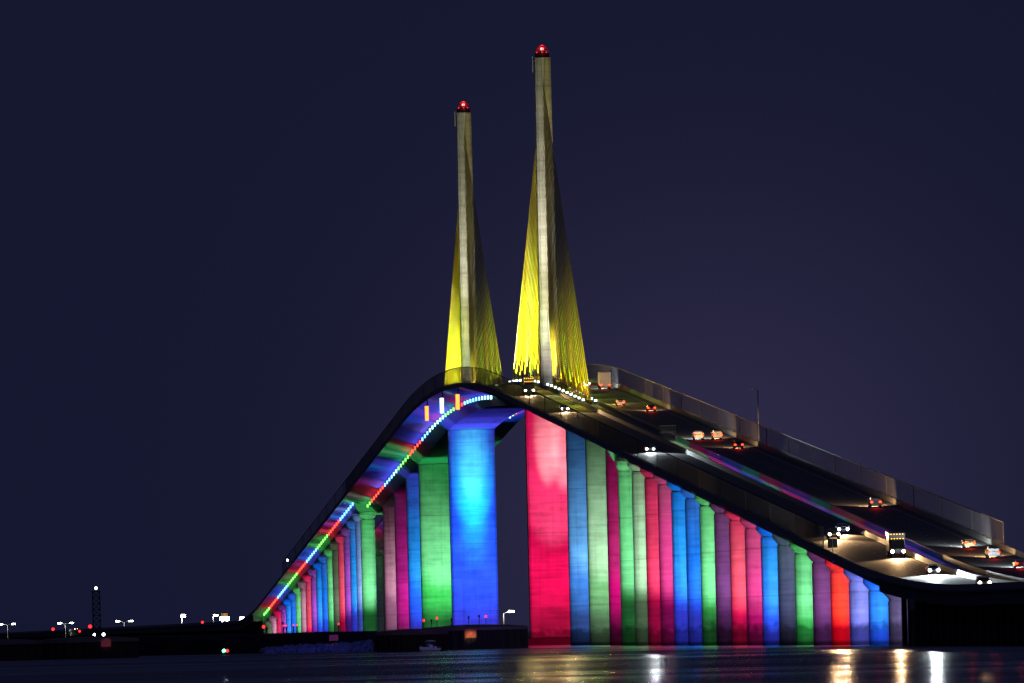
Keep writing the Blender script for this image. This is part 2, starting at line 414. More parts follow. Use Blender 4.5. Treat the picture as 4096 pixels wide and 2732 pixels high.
# floodlights along the median at the foot of the cables
for sp_ in (-183, 183):
    for d in (-1, 1):
        n = 20
        for k in range(n):
            off = 12+k*(160-12)/(n-1); s = sp_+d*off
            x = -1.1 if k % 2 == 0 else 1.1
            f = MB(); f.tube((x, s, road_z(s)), (x, s, road_z(s)+.75), .08, n=6, mi=1)
            f.box((x, s, road_z(s)+1.0), (.5, .42, .38), 0); f.box((x, s, road_z(s)+1.24), (.6, .5, .1), 1)
            f.build('floodlight', [M['em_cool'], M['dark_steel']], bridge)
        for k in range(13):
            off = 16+k*11.6; s = sp_+d*off; x = -1.3 if k % 2 else 1.3
            t = (0, sp_+d*(off*.80), road_z(s)+13+off*.12)
            c_ = ((1, .80, .03), (.55, 1, .03), (1, .88, .35), (1, .84, .03), (.70, 1, .03))[k % 5]
            spot('cable_wash_light', (x, s, road_z(s)+1.1), t, c_ if d > 0 else (c_[0]*.75, c_[1], c_[2]), (26000 if d > 0 else 9500)*(1 if sp_ < 0 else .85), 62, 1, .15)
        if d > 0:
            for off, up, c_, p_ in ((34, 44, (1, .66, .01), 125000), (52, 40, (1, .72, .02), 100000), (84, 30, (.66, 1, .03), 60000), (24, 56, (1, .64, .01), 110000)):
                spot('cable_wash_light', (-.9, sp_+off, road_z(sp_)+1.2), (0, sp_+off*.35, road_z(sp_)+up), c_, p_*(1 if sp_ < 0 else .8), 30, 1, .15)
        if d < 0:   # lamps added by the outer barriers, without fixtures, to brighten the near fan's sides
            for i in range(6):
                s = sp_-(22+i*25); xx = -13.5 if i % 2 == 0 else 13.5
                spot('cable_wash_light', (xx*.98, s, road_z(s)+1.3), (0, s+16, road_z(s)+20), ((.55, 1, .03), (.9, .85, .03), (.60, 1, .03), (1, .72, .03), (.62, 1, .04), (1, .80, .03))[i], (26000, 30000, 24000, 20000, 20000, 18000)[i], 58, 1, .2)
                spot('cable_wash_light', (-13.2, s-8, road_z(s)+1.3), (0, s+6, road_z(s)+15), (.8, .95, .03) if i % 2 else (.5, 1, .04), 13000, 50, 1, .2)
    # white light on the pylon shaft from its front
    b_ = road_z(sp_)
    for x, t, p_ in ((-4.5, b_+22, 100000), (4.0, b_+34, 14000)):
        spot('pylon_floodlight', (x, sp_-38, b_+1), (0, sp_, t), (1, .90, .78), p_, 58, 1, .3)
    spot('pylon_floodlight', (2.3, sp_-28, b_+1), (0, sp_, b_+62), (.95, 1, .80), 40000, 34, 1, .3)
    spot('pylon_floodlight', (-3.3, sp_-28, b_+1), (0, sp_, b_+50), (1, .93, .82), 150000, 34, 1, .3)
    spot('cable_wash_light', (3.2, sp_-13, b_+1), (.4, sp_-4, b_+40), (1, .50, .05), 24000, 50, 1, .2)
    spot('cable_wash_light', (2.6, sp_-20, b_+1), (.3, sp_-6, b_+52), (1, .50, .04), 70000, 22, 1, .2)
    for off, c_ in ((-150, (.75, 1, .05)), (-110, (.8, .9, .05)), (-70, (.6, 1, .08)), (-25, (1, .75, .1)), (25, (1, .8, .1)), (90, (.7, 1, .05)), (-165, (1, .6, .05))):
        for x in (-2.4, 2.4): spot('floodlight_spill', (x, sp_+off, road_z(sp_+off)+5.5), (x*4, sp_+off-8, road_z(sp_+off)), c_, 1700, 130, 1, .3)  # lamps added above the road, no fixtures, imitating spill from the floodlights

# main piers
def main_pier(s, hx, hy, colour, lab, footing=True, hot=(), power=1.0, square=True):
    top = road_z(s)-4.72
    mb = MB()
    if square:
        c = .45
        sec = [(-hx, -hy+c), (-hx+c, -hy), (hx-c, -hy), (hx, -hy+c), (hx, hy-c), (hx-c, hy), (-hx+c, hy), (-hx, hy-c)]
    else: sec = section(hx, hy, 3.0, 48)
    mb.loft([ring(sec, 0, s, -4), ring(sec, 0, s, top)])
    o = mb.build('pier', M['pier'], bridge); o['label'] = lab
    cp = MB(); cp.loft([ring(sec, 0, s, top-.35, 1.012, 1.03), ring(sec, 0, s, top-.05, 1.012, 1.03)]); cp.build('bearing_ledge', M['pier'], o)
    if footing:
        f = MB(); rr = random.Random(int(s)); n = 36; rings = []
        for z in (-4, 0, 1.1, 1.7):
            rings.append([((hx+3+.3*math.sin(i*2.3)+rr.uniform(-.2, .2))*math.copysign(abs(math.cos(2*PI*i/n))**.5, math.cos(2*PI*i/n)),
                           s+(hy+3+rr.uniform(-.2, .2))*math.copysign(abs(math.sin(2*PI*i/n))**.5, math.sin(2*PI*i/n)), z+(rr.uniform(-.3, .35) if z > 1 else 0)) for i in range(n)])
        f.loft(rings); f.build('footing', M['sheet'], o)
    return o
main_pier(183, 5.65, 2.6, 'azure', 'broad square pylon pier lit azure blue')
for z, d, deg, c, k in ((8, 40, 60, (52, 52, 212), 1), (24, 36, 56, (0, 84, 240), .8), (42, 34, 50, (30, 60, 225), .55), (39, 15, 17, (20, 190, 215), .95), (31, 15, 17, (0, 140, 200), .8), (44, 14, 11, (90, 200, 200), .55), (24, 16, 19, (0, 110, 210), .5)):
    aimed(0, 183-2.6, z, d, deg, lin(c), 0, k)
spot('soffit_fill', (0, 183-42, 4), (0, 183-22, 54), (.07, .06, 1), 260000, 46, 1, .5)  # added fill lamps over the water, no fixtures, to brighten the soffit
for dy_, p_ in ((60, 130000), (100, 60000), (150, 40000)): spot('soffit_fill', (0, 183-dy_, 4), (0, 183-dy_+4, 54), (.07, .06, 1), p_, 75, 1, .5)
main_pier(-183, 5.65, 2.6, 'pink', 'broad square pylon pier lit hot pink, rising from a dark footing')
for x, z, d, deg, c, k in ((0, 8, 40, 56, (190, 8, 66), .75), (0, 26, 36, 60, (215, 4, 80), .62), (0, 46, 32, 44, (215, 0, 75), .4), (0, 33, 17, 27, (150, 70, 105), .6), (-1.0, 44, 13, 9, (215, 175, 175), .6), (2.7, 43, 13, 10, (205, 170, 170), .5)):
    aimed(x, -183-2.6, z, d, deg, lin(c), 0, k)
spot('soffit_fill', (0, -183-30, 4), (0, -183-8, 54), (1, .01, .2), 60000, 46, 1, .5)
for s, col_, p_, lab in ((347.6, 'green', .95, 'wide rounded pier lit bright green'), (420.8, 'azure', .9, 'rounded pier lit azure blue, second behind the pylon pier'), (494, 'deepmagenta', .9, 'rounded pier lit dark magenta'),
                         (567, 'mauve', .8, 'rounded pier lit dusty pink'), (-347.6, 'steelblue', 1.0, 'rounded pier lit steel blue beside the hot pink pier'), (-420.8, 'palegreen', 1.0, 'rounded pier lit pale green'),
                         (-494, 'magenta', .8, 'narrowly visible pier lit magenta'), (-567, None, 0, 'pier mostly hidden behind the green transition piers')):
    main_pier(s, 5.7, 2.2, None, lab, footing=s > 0, square=False)
    if col_: pier_lamps(-1.5 if s > 0 else -3.0, s, road_z(s)-5, col_, p_, 1.5, .85, .35 if 'magenta' in col_ else .8)
spot('soffit_fill', (0, 347-34, 4), (0, 347-16, 48), (.03, .8, .2), 80000, 50, 1, .5)  # more added fill for the soffit
spot('soffit_fill', (0, 420-34, 4), (0, 420-12, 45), (.08, .08, 1), 80000, 50, 1, .5)

# transition bents: a pair of columns with a sloped cross head
for s in (-S_MAIN, S_MAIN):
    for x in (-8.0, 8.0):
        o = approach_pier(bridge, x, s, 'green', hx=2.0, hy=1.5, capw=2.4, drop=3.9, lit=(x < 0), power=.8)
        if x < 0: spot('pier_floodlight', (x, s-26, 3), (x, s, road_z(s)), LC['green'][0], 30000, 30, 1, .4)
    zt = road_z(s)
    mb = MB(); sg = 1 if s > 0 else -1
    mb.loft([[(x, y, z) for x, z in ((-10.6, zt-3.8), (-4.2, zt-3.8), (-3.8, zt-5.6), (3.8, zt-5.6), (4.2, zt-3.8), (10.6, zt-3.8), (11.8, zt-1.6), (-11.8, zt-1.6))] for y in (s-sg*2.4-1, s-sg*2.4+1)])
    mb.build('cross_head', M['girder'], bridge)

# led fixtures on the girder edge and the light they throw on it
def main_led(s):
    for a, k in ((-40, 'c'), (45, 'b'), (95, 'r'), (150, 'g'), (225, 'c'), (275, 'b'), (345, 'r'), (385, 'g'), (415, 'g'), (440, 'c'), (500, 'b'), (585, 'r'), (612, 'g')):
        if s < a: return k
    return 'g'
s = -86
while s < 604:
    led_fixture(bridge, -8.3, s, -2.75, main_led(s)); s += 14
s = 72
while s < 160:
    led_fixture(bridge, 8.3, s, -2.75, main_led(s)); s += 14
wash = {'c': (.10, .10, 1), 'b': (.10, .08, 1), 'r': (1, .03, .10), 'g': (.03, .7, .25)}
seq = [(-90, -30, 'b'), (-30, 15, 'b'), (15, 45, 'm2'), (45, 75, 'r'), (75, 105, 't'), (105, 150, 'v'), (150, 190, 'r'), (190, 250, 'v'), (250, 300, 'b'), (300, 340, 'r'), (340, 385, 't'), (385, 430, 'b'), (430, 480, 'b'), (480, 520, 'v'), (520, 565, 'r'), (565, 605, 'g')]
WC = {'b': (.07, .07, 1), 'v': (.18, .12, 1), 'r': (1, .03, .10), 'm2': (1, .03, .35), 'g': (.06, .8, .2), 't': (.03, .55, .42)}
for a, b, k in seq:
    m_ = (a+b)/2
    for (s0, s1) in ((a+2, m_-1), (m_+1, b-2)):
        strip_light('girder_edge_light', (-9.2, s0, road_z(s0)-3.3), (-9.2, s1, road_z(s1)-3.3), (-.55, 0, .85), WC[k], 14*(s1-s0)*(1.2 if k in 'bv' else .55))
for a, b, k in ((60, 110, 'b'), (110, 150, 'b'), (150, 185, 'r')):
    strip_light('girder_edge_light', (9.2, a, road_z(a)-3.3), (9.2, b, road_z(b)-3.3), (.55, 0, .85), WC[k], 20*(b-a))
# channel lights hung under the deck edge in mid span
for s, m_, lab in ((96, 'nav_orange', 'tall orange-red channel light'), (18, 'nav_cyan', 'tall blue-green channel light'), (-60, 'nav_orange', 'tall orange-red channel light over the edge lights')):
    f = MB(); f.box((-14.75, s, road_z(s)-3.9+.3), (.8, .8, 3.5), 0)
    f.box((-14.75, s, road_z(s)-1.7), (.95, .95, .2), 1); f.box((-14.6, s, road_z(s)-.9), (.3, .3, 1.5), 1)
    o = f.build('channel_light', [M[m_], M['dark_steel']], bridge); o['label'] = lab

# ------------------------------------------------------------------ 2. approach viaducts
S_END = 1350.0
def viaduct(side, sgn, lab, colours, leds=None, lane_side=-1):
    cx = side*8.05; a, b = (S_MAIN+.4, S_END) if sgn > 0 else (-S_END, -S_MAIN-.4)
    v = thing('approach_viaduct', lab, 'viaduct', (0, 0, 0), group='twin approach viaducts')
    prof = [(cx-6.45, 0), (cx+6.45, 0), (cx+6.45, -.3), (cx+3.3, -1.15), (cx+2.5, -2.7), (cx-2.5, -2.7), (cx-3.3, -1.15), (cx-6.45, -.3)]
    mb = MB(); sweep(mb, prof, a, b, 10, 0)
    strip(mb, cx-6.3, cx+6.3, a+.05, b-.05, .004, 1, 10)
    lane_marks(mb, a+1, b-1, (side,), 2, 3)
    for i in range(1, 18):
        sj = sgn*(S_MAIN+41.15*i); strip(mb, cx-6.2, cx+6.2, sj-.2, sj+.2, .010, 4, 1)
    mb.build('deck', [M['girder'], M['road'], M['line'], M['yline'], M['dark_steel']], v)
    barrier(v, side*14.2, a, b); barrier(v, side*1.85, a, b, .82)
    if sgn < 0:
        fence(v, side*14.2, -1236, b)
    else: fence(v, side*14.2, a, 1080)
    for i, c in enumerate(colours):
        s = sgn*(S_MAIN+41.15*(i+1))
        approach_pier(v, cx, s, c, lit=(side < 0), power=(.9 if sgn > 0 else 1.0))
    if leds:
        s = a+4
        while s < b-30:
            led_fixture(v, cx-3.75, s, -1.45, leds(s)); s += 14
    return v
near_cols = ['palegreen', 'pink', 'magenta', 'azure', 'blue', 'green', 'dimpurple', 'redpink', 'magenta', 'azure', 'slate', 'green', 'dimpurple', 'red', 'violetblue', 'azure', 'greyviolet']
far_cols = ['cornflower', 'azure', 'purple', 'redpink', 'greygreen', 'green', 'blue', 'azure', 'purple', 'redpink', 'mauve', 'green', 'blue', 'azure', 'purple', 'pink', 'mauve', 'greygreen']
def app_led(s):
    t = (s-640)/80
    if t < .9: return 'b'
    return 'rgb'[int(t-.9) % 3] if s < 1290 else 'g'
viaduct(-1, -1, 'near left approach viaduct of the descending roadway with headlights, on rainbow lit piers', near_cols)
viaduct(1, -1, 'near right approach viaduct of the roadway with red tail lights and a far picket fence', [None]*17)
viaduct(-1, 1, 'far left approach viaduct seen from below with a line of coloured edge lights', far_cols, app_led)
viaduct(1, 1, 'far right approach viaduct hidden behind the far left one', far_cols[:17])
# wash on the far left viaduct underside
s = 640
while s < 1340:
    k = app_led(s+20); c = {'b': (.08, .09, 1), 'r': (1, .03, .06), 'g': (.06, .8, .12)}[k]
    strip_light('girder_edge_light', (-12.6, s+1, road_z(s+1)-2.9), (-12.6, s+38, road_z(s+38)-2.9), (.25, 0, 1), c, (4.5 if c[2] < .9 else 8.5)*38)
    s += 40
strip_light('girder_edge_light', (-12.6, 613, road_z(613)-2.9), (-12.6, 637, road_z(637)-2.9), (.25, 0, 1), (.08, .09, 1), 8.5*24)
# inner side of the near right viaduct glowing through the gap
for a, b, c in ((-650, -612, (.03, .6, .25)), (-700, -652, (.9, .02, .3)), (-745, -702, (.45, .05, 1)), (-800, -747, (.08, .08, 1)), (-850, -802, (.03, .5, .5)), (-905, -852, (.9, .02, .25)),
                (-980, -907, (.12, .10, 1)), (-1030, -982, (.03, .4, .15)), (-1110, -1032, (.8, .02, .2)), (-1230, -1112, (.10, .10, 1))):
    n = 2 if b-a > 60 else 1
    for i in range(n):
        s0 = a+(b-a)*i/n; s1 = a+(b-a)*(i+1)/n
        strip_light('girder_edge_light', (2.5, s0+1, road_z(s0+1)-2.5), (2.5, s1-1, road_z(s1-1)-2.5), (.15, 0, 1), c, 20*(s1-s0))
        strip_light('girder_edge_light', (.2, s0+1, road_z(s0+1)-1.6), (.2, s1-1, road_z(s1-1)-1.6), (1, 0, .7), c, 4.5*(s1-s0))

# ------------------------------------------------------------------ 3. low trestles
def trestle(side, a, b, lab, bent_step):
    cx = side*8.05
    t = thing('trestle_bridge', lab, 'bridge', group='low trestle bridges')
    mb = MB()
    sweep(mb, [(cx-6.45, 0), (cx+6.45, 0), (cx+6.45, -.3), (cx+6.0, -.34), (cx+6.0, -2.1), (cx-6.0, -2.1), (cx-6.0, -.34), (cx-6.45, -.3)], a, b, 12 if abs(b-a) < 800 else 60, 0)
    strip(mb, cx-6.3, cx+6.3, a+.05, b-.05, .004, 1, 12 if abs(b-a) < 800 else 60)
    if abs(b-a) < 800: lane_marks(mb, a+1, b-1, (side,), 2, 3)
    mb.build('deck', [M['trestle'], M['road'], M['line'], M['yline']], t)
    barrier(t, side*14.2, a, b); barrier(t, side*1.85, a, b, .82)
    n = 0; s = a+2 if a > 0 else b-2
    bents = []; more = MB()
    while (s < b if a > 0 else s > a):
        z = road_z(s)-2.12
        pb = MB() if n < 95 else more
        pb.box((cx+.2, s, z-.3), (6.4, 1.3, .6))
        for i in range(5): pb.tube((cx-2.5+i*1.35, s, z-.6), (cx-2.5+i*1.35, s, -4), .42, n=8)
        if n < 95: pb.build('pile_bent', M['trestle'], t)
        n += 1; s += bent_step if a > 0 else -bent_step
    if more.v:
        o = more.build('pile_bent', M['trestle'], t); o['kind'] = 'stuff'
    return t
trestle(-1, -1900, -S_END-.3, 'low dark trestle at the foot of the left roadway in the right corner', 12)
trestle(1, -1900, -S_END-.3, 'low dark trestle under the right roadway behind the left one', 12)
trestle(-1, S_END+.3, 6500, 'far low trestle stretching to the left horizon, left roadway', 26)
trestle(1, S_END+.3, 6500, 'far low trestle stretching to the left horizon, right roadway', 40)

# ------------------------------------------------------------------ pixel helper: photograph pixel (4096 wide) + distance -> world point
def at(x, y, D):
    X = x+.0236*(2465-y); Y = y+.0236*(x-2048)
    return Vector(((X+1205)/63800*D-191, D-3740, 3.84+(2515-Y)/63800*D))

# ------------------------------------------------------------------ water, land, sky
def water_mat():
    m, nt, out = new_mat('night_water'); L = nt.links.new; N = nt.nodes.new
    p = N('ShaderNodeBsdfPrincipled'); L(p.outputs[0], out.inputs[0])
    p.inputs['Base Color'].default_value = (.004, .007, .014, 1); p.inputs['IOR'].default_value = 1.33
    p.inputs['Roughness'].default_value = .2
    g = N('ShaderNodeNewGeometry')
    mp = N('ShaderNodeMapping'); L(g.outputs['Position'], mp.inputs[0]); mp.inputs['Scale'].default_value = (.22, .9, 1)
    n = N('ShaderNodeTexNoise'); L(mp.outputs[0], n.inputs['Vector']); n.inputs['Scale'].default_value = 1; n.inputs['Detail'].default_value = 5; n.inputs['Roughness'].default_value = .6
    b = N('ShaderNodeBump'); b.inputs['Distance'].default_value = 1.0
    mp3 = N('ShaderNodeMapping'); L(g.outputs['Position'], mp3.inputs[0]); mp3.inputs['Scale'].default_value = (.0022, .0052, 1); mp3.inputs['Location'].default_value = (.3, .35, 0)
    n3 = N('ShaderNodeTexNoise'); L(mp3.outputs[0], n3.inputs['Vector']); n3.inputs['Scale'].default_value = 1; n3.inputs['Detail'].default_value = 4
    r3 = N('ShaderNodeMapRange'); L(n3.outputs['Fac'], r3.inputs[0]); r3.inputs[1].default_value = .44; r3.inputs[2].default_value = .56; r3.inputs[3].default_value = .075; r3.inputs[4].default_value = .42
    L(r3.outputs[0], b.inputs['Strength'])
    L(n.outputs['Fac'], b.inputs['Height']); L(b.outputs[0], p.inputs['Normal'])
    mp2 = N('ShaderNodeMapping'); L(g.outputs['Position'], mp2.inputs[0]); mp2.inputs['Scale'].default_value = (.004, .008, 1)
    n2 = N('ShaderNodeTexNoise'); L(mp2.outputs[0], n2.inputs['Vector']); n2.inputs['Scale'].default_value = 1; n2.inputs['Detail'].default_value = 3
    r = N('ShaderNodeMapRange'); L(n2.outputs['Fac'], r.inputs[0]); r.inputs[1].default_value = .35; r.inputs[2].default_value = .65; r.inputs[3].default_value = .11; r.inputs[4].default_value = .26
    L(r.outputs[0], p.inputs['Roughness'])
    return m
mb = MB(); mb.poly([(-9000, -5200, 0), (9000, -5200, 0), (9000, 14000, 0), (-9000, 14000, 0)], [(0, 1, 2, 3)])
w = mb.build('water', water_mat()); w['kind'] = 'structure'
mb = MB(); mb.poly([(-9000, -5200, -6), (9000, -5200, -6), (9000, 14000, -6), (-9000, 14000, -6)], [(0, 1, 2, 3)])
w = mb.build('seabed', M['earth']); w['kind'] = 'structure'

# low islands: a mound helper with ragged shore
def mound(name, pts, z, mat, seed=1, slope_w=3.0):
    rr = random.Random(seed); n = len(pts); cx = sum(p[0] for p in pts)/n; cy = sum(p[1] for p in pts)/n
    dense = []
    for i in range(n):
        a, b = pts[i], pts[(i+1) % n]; k = max(1, int(math.dist(a, b)/6))
        for j in range(k):
            t = j/k; dense.append((a[0]+(b[0]-a[0])*t, a[1]+(b[1]-a[1])*t))
    rings = []
    for f, zz_, jt in ((1.0, -1.5, .6), (1.0, .1, .6), (.985, z*.75, .5), (.96, z, .35), (.6, z+.1, .1)):
        rings.append([(cx+(x-cx)*f+rr.uniform(-jt, jt), cy+(y-cy)*f+rr.uniform(-jt, jt), zz_+(rr.uniform(-.16, .16) if zz_ > .5 else 0)) for x, y in dense])
    mb = MB(); mb.loft(rings)
    o = mb.build(name, mat); o['kind'] = 'structure'; return o
a = at(540, 2590, 3360); b = at(1530, 2590, 3240)
mound('island', [(a.x, a.y), (b.x, b.y), (b.x+4, b.y+160), (a.x-5, a.y+180)], 3.9, M['earth'], 3)
mound('far_shore', [(-520, 1750), (-60, 1650), (-22, 1700), (-22, 5800), (-900, 5800)], 1.6, M['earth'], 5)

# riprap in front of the island, lit by the blue lights
mb = MB(); rr = random.Random(11)
for i in range(900):
    t = rr.random(); D = 3236-rr.random()*12; x = 1050+t*440
    q = at(x, 2600, D); h = rr.random(); z = .1+1.55*h*(.45+.65*t)
    D2 = q.y+h*7; r_ = rr.uniform(.35, .85)
    vs = []
    c = Vector((q.x, D2, z))
    rot = Matrix.Rotation(rr.uniform(0, 6), 3, 'Z') @ Matrix.Rotation(rr.uniform(0, 6), 3, 'X')
    base = [(0, 0, 1), (0, 0, -.8), (1, 0, .1), (-.9, .1, 0), (.1, .9, -.1), (0, -1, .1), (.6, .6, .5), (-.6, -.5, .5)]
    pts = [c+rot @ Vector([k*rr.uniform(.75, 1.2)*r_ for k in p]) for p in base]
    mb.poly(pts, [(0, 2, 6), (0, 6, 4), (0, 4, 3), (0, 3, 7), (0, 7, 5), (0, 5, 2), (1, 4, 2), (1, 3, 4), (1, 5, 3), (1, 2, 5), (2, 4, 6), (3, 5, 7)])
o = mb.build('riprap_rocks', M['rock']); tag(o, 'line of boulders at the water edge faintly lit blue below the far piers', 'rocks'); o['kind'] = 'stuff'
for x in (1130, 1230, 1330, 1430):
    q = at(x, 2560, 3190); spot('rock_light', (q.x, q.y, 5), (q.x+2, q.y+28, 1.0), (.02, .06, 1), 2600, 60, 1, .4)

# ------------------------------------------------------------------ dolphins
def dolphin(cx, cy, rad, h, lab, posts, seed=0, step=0):
    t = thing('bridge_dolphin', lab, 'dolphin', (cx, cy, 0), group='round bridge protection dolphins')
    n = 240; out = []
    for i in range(n):
        a = 2*PI*i/n; k = (i % 8); d = 0 if k in (0, 1, 2) else (.34 if k in (4, 5, 6) else .17)
        out.append(((rad-d)*math.cos(a), (rad-d)*math.sin(a)))
    mb = MB(); mb.loft([[(x, y, z) for x, y in out] for z in (-4, h-.55)]); mb.build('sheet_pile_wall', M['sheet'], t)
    mb = MB(); n = 64
    rr = random.Random(seed)
    rings = [[((rad+.12)*f*math.cos(2*PI*i/n), (rad+.12)*f*math.sin(2*PI*i/n), z+(rr.uniform(-.03, .03) if f < .9 else 0)) for i in range(n)] for f, z in ((1, h-.6), (1, h), (.97, h+.04), (.6, h+.35), (.15, h+.5))]
    mb.loft(rings); mb.build('concrete_cap', M['capc'], t)
    for (px, py, ph, lit) in posts:
        mb = MB(); z0 = h+.1
        mb.tube((px, py, z0), (px, py, z0+ph), .07, n=6); mb.box((px, py, z0+.05), (.4, .4, .12))
        p = mb.build('marker_post', M['dark_steel'], t)
        mb = MB(); mb.tube((px, py, z0+ph), (px, py, z0+ph+.4), .20, .16, 8); mb.tube((px, py, z0+ph+.4), (px, py, z0+ph+.48), .22, .05, 8)
        mb.build('lantern', M['em_red'] if lit else M['dark_steel'], p)
    return t
def dol_at(x0, x1, yc, D, h, lab, posts, seed):
    a = at(x0, yc, D); b = at(x1, yc, D); cx = (a.x+b.x)/2; rad = (b.x-a.x)/2
    ps = []
    for (px, ph, lit) in posts:
        q = at(px, yc, D); dx = (q.x-cx); dy = -min(rad*.85, math.sqrt(max(0, (rad*.85)**2-dx*dx)))*.6
        ps.append((dx, dy, ph, lit))
    dolphin(cx, a.y, rad, h, lab, ps, seed)
    return cx, a.y, rad
DA = dol_at(1690, 2112, 2560, 3150, 4.35, 'dark ribbed dolphin carrying the orange sign below the azure pier',
            ((1726, 1.2, 0), (1747, 1.6, 1), (1803, 1.3, 0), (1871, 1.6, 0), (1913, 1.8, 0), (1940, 1.7, 1)), 1)
DB = dol_at(1502, 1792, 2570, 3010, 3.75, 'plain dark dolphin behind the small motorboat', ((1693, 1.7, 1),), 2)
DC = dol_at(158, 557, 2590, 3080, 3.75, 'dark dolphin at the left carrying the faded red sign', (), 3)
DD = dol_at(-260, 172, 2590, 3060, 3.7, 'dark dolphin cut by the left edge of the picture', (), 4)

def sign_board(x0, x1, y0, y1, D, face, name, lab, marks):
    a = at(x0, y0, D); b = at(x1, y1, D); w_ = b.x-a.x; h_ = a.z-b.z
    t = thing(name, lab, 'sign', ((a.x+b.x)/2, a.y, b.z))
    mb = MB(); mb.box((0, 0, h_/2), (w_, .08, h_)); mb.build('sign_panel', face, t)
    mb = MB()
    if marks == 'ring':
        # faint round emblem and two rows of small lettering, too blurred to read
        n = 20; r_ = h_*.30
        for i in range(n):
            a0, a1 = 2*PI*i/n, 2*PI*(i+1)/n
            mb.tube((r_*math.cos(a0), -.06, h_*.5+r_*math.sin(a0)), (r_*math.cos(a1), -.06, h_*.5+r_*math.sin(a1)), .035, n=4)
    else:
        for j in range(2):
            mb.box((0, -.05, h_*(.36+.28*j)), (w_*.6, .02, h_*.10))
    mb.build('emblem' if marks == 'ring' else 'faded_marks', M['sign_dark'] if marks == 'ring' else M['sign_dark2'], t)
    mb = MB()
    for sx in (-1, 1): mb.box((sx*w_*.35, .10, h_*.4), (.1, .1, h_*1.1))
    mb.build('bracket', M['dark_steel'], t)
    return t
M['sign_dark'] = principled('burnt_orange_mark', (.30, .07, .02), .6)
M['sign_dark2'] = principled('dull_violet_mark', (.16, .05, .14), .6)
def front_D(d, x):   # distance of the dolphin's front wall below photo column x
    q = at(x, 2560, d[1]+3740); dx = q.x-d[0]
    return d[1]+3740-math.sqrt(max(0, d[2]**2-dx*dx))-.25
sign_board(1857, 1906, 2516, 2551, front_D(DA, 1880), M['orange'], 'warning_sign', 'rectangular orange sign on the ribbed dolphin wall', 'ring')
sign_board(405, 445, 2554, 2586, front_D(DC, 425), M['pinkred'], 'warning_sign', 'faded red sign on the dolphin at the far left', 'rows')
sign_board(1316, 1353, 2540, 2562, 3228, M['pinkred'], 'warning_sign', 'faded red sign above the blue lit boulders', 'rows')
for x, y, D, c, p_ in ((1882, 2545, front_D(DA, 1880), (1, .55, .3), 1100), (425, 2575, front_D(DC, 425), (1, .4, .5), 260), (1335, 2552, 3228, (1, .5, .5), 200)):
    q = at(x, y, D); spot('sign_light', (q.x+1, q.y-7, q.z+.5), (q.x, q.y, q.z), c, p_, 24, 1, .1)
# cool wash on the right end of the ribbed dolphin wall
q = at(2105, 2580, 3100); spot('dolphin_light', (q.x+7, q.y-16, 2.5), (DA[0]+DA[2]*.8, DA[1]-DA[2]*.6, 2.2), (.02, .10, 1), 5200, 40, 1, .3)
q = at(2000, 2580, 3100); spot('dolphin_light', (q.x+3, q.y-30, 3.0), (DA[0]+DA[2]*.45, DA[1]-DA[2]*.9, 2.4), (.10, .5, .35), 2400, 30, 1, .3)

# ------------------------------------------------------------------ street lamps, mast, marker lights on the left
def street_lamp(x, y, D, arms, lab, hgt=None, glow='em_white', power=0, base=1.6, big=False):
    q = at(x, y, D); hgt = q.z-base
    t = thing('street_lamp', lab, 'street lamp', (q.x, q.y, base), group='tall lamps on the far shore')
    mb = MB(); mb.tube((0, 0, 0), (0, 0, hgt-.6), .22, .12, 8)
    for a_ in arms:
        pr = (0, 0, hgt-.7)
        for j in range(1, 7):
            t_ = j/6; p = (a_*t_, 0, hgt-.7+.7*math.sin(t_*PI/2)); mb.tube(pr, p, .09, n=5); pr = p
    mb.build('pole', M['galv'], t)
    for a_ in arms:
        sgn = 1 if a_ > 0 else -1
        mb = MB(); mb.box((a_+sgn*.3, 0, hgt+.3), (1.9, 1.0, .2), 1); mb.box((a_+sgn*.3, 0, hgt-.05), (1.7, .9, .5 if not big else 1.1), 0)
        mb.build('lamp_head', [M[glow], M['galv']], t)
    if power:
        l = bpy.data.lights.new('lamp_light', 'POINT'); l.energy = power; l.color = (1, .97, .85); l.shadow_soft_size = .3
        o = bpy.data.objects.new('lamp_light', l); col.objects.link(o); o.location = (q.x+arms[0], q.y-.8, q.z-1.0)
    return t
street_lamp(30, 2496, 7600, (-2.9, 2.6), 'leftmost of the three double-armed lamps', power=2000)
street_lamp(262, 2492, 7600, (-2.6, 2.6), 'middle of the three double-armed lamps', power=2000)
street_lamp(497, 2484, 7600, (-2.9, 2.9), 'double-armed lamp right of the dark lattice tower', power=2000)
street_lamp(727, 2463, 6400, (.3,), 'bright single lamp between the lattice tower and the dazzling truck', power=4000, big=True)
street_lamp(852, 2461, 6400, (.8,), 'faint single lamp just left of the dazzling truck', power=800)
street_lamp(960, 2474, 6000, (.4,), 'single lamp close to the foot of the bridge', power=2500, big=True)
street_lamp(2014, 2446, 5000, (2.2,), 'curved lamp seen between the blue and the hot pink piers', power=2000)

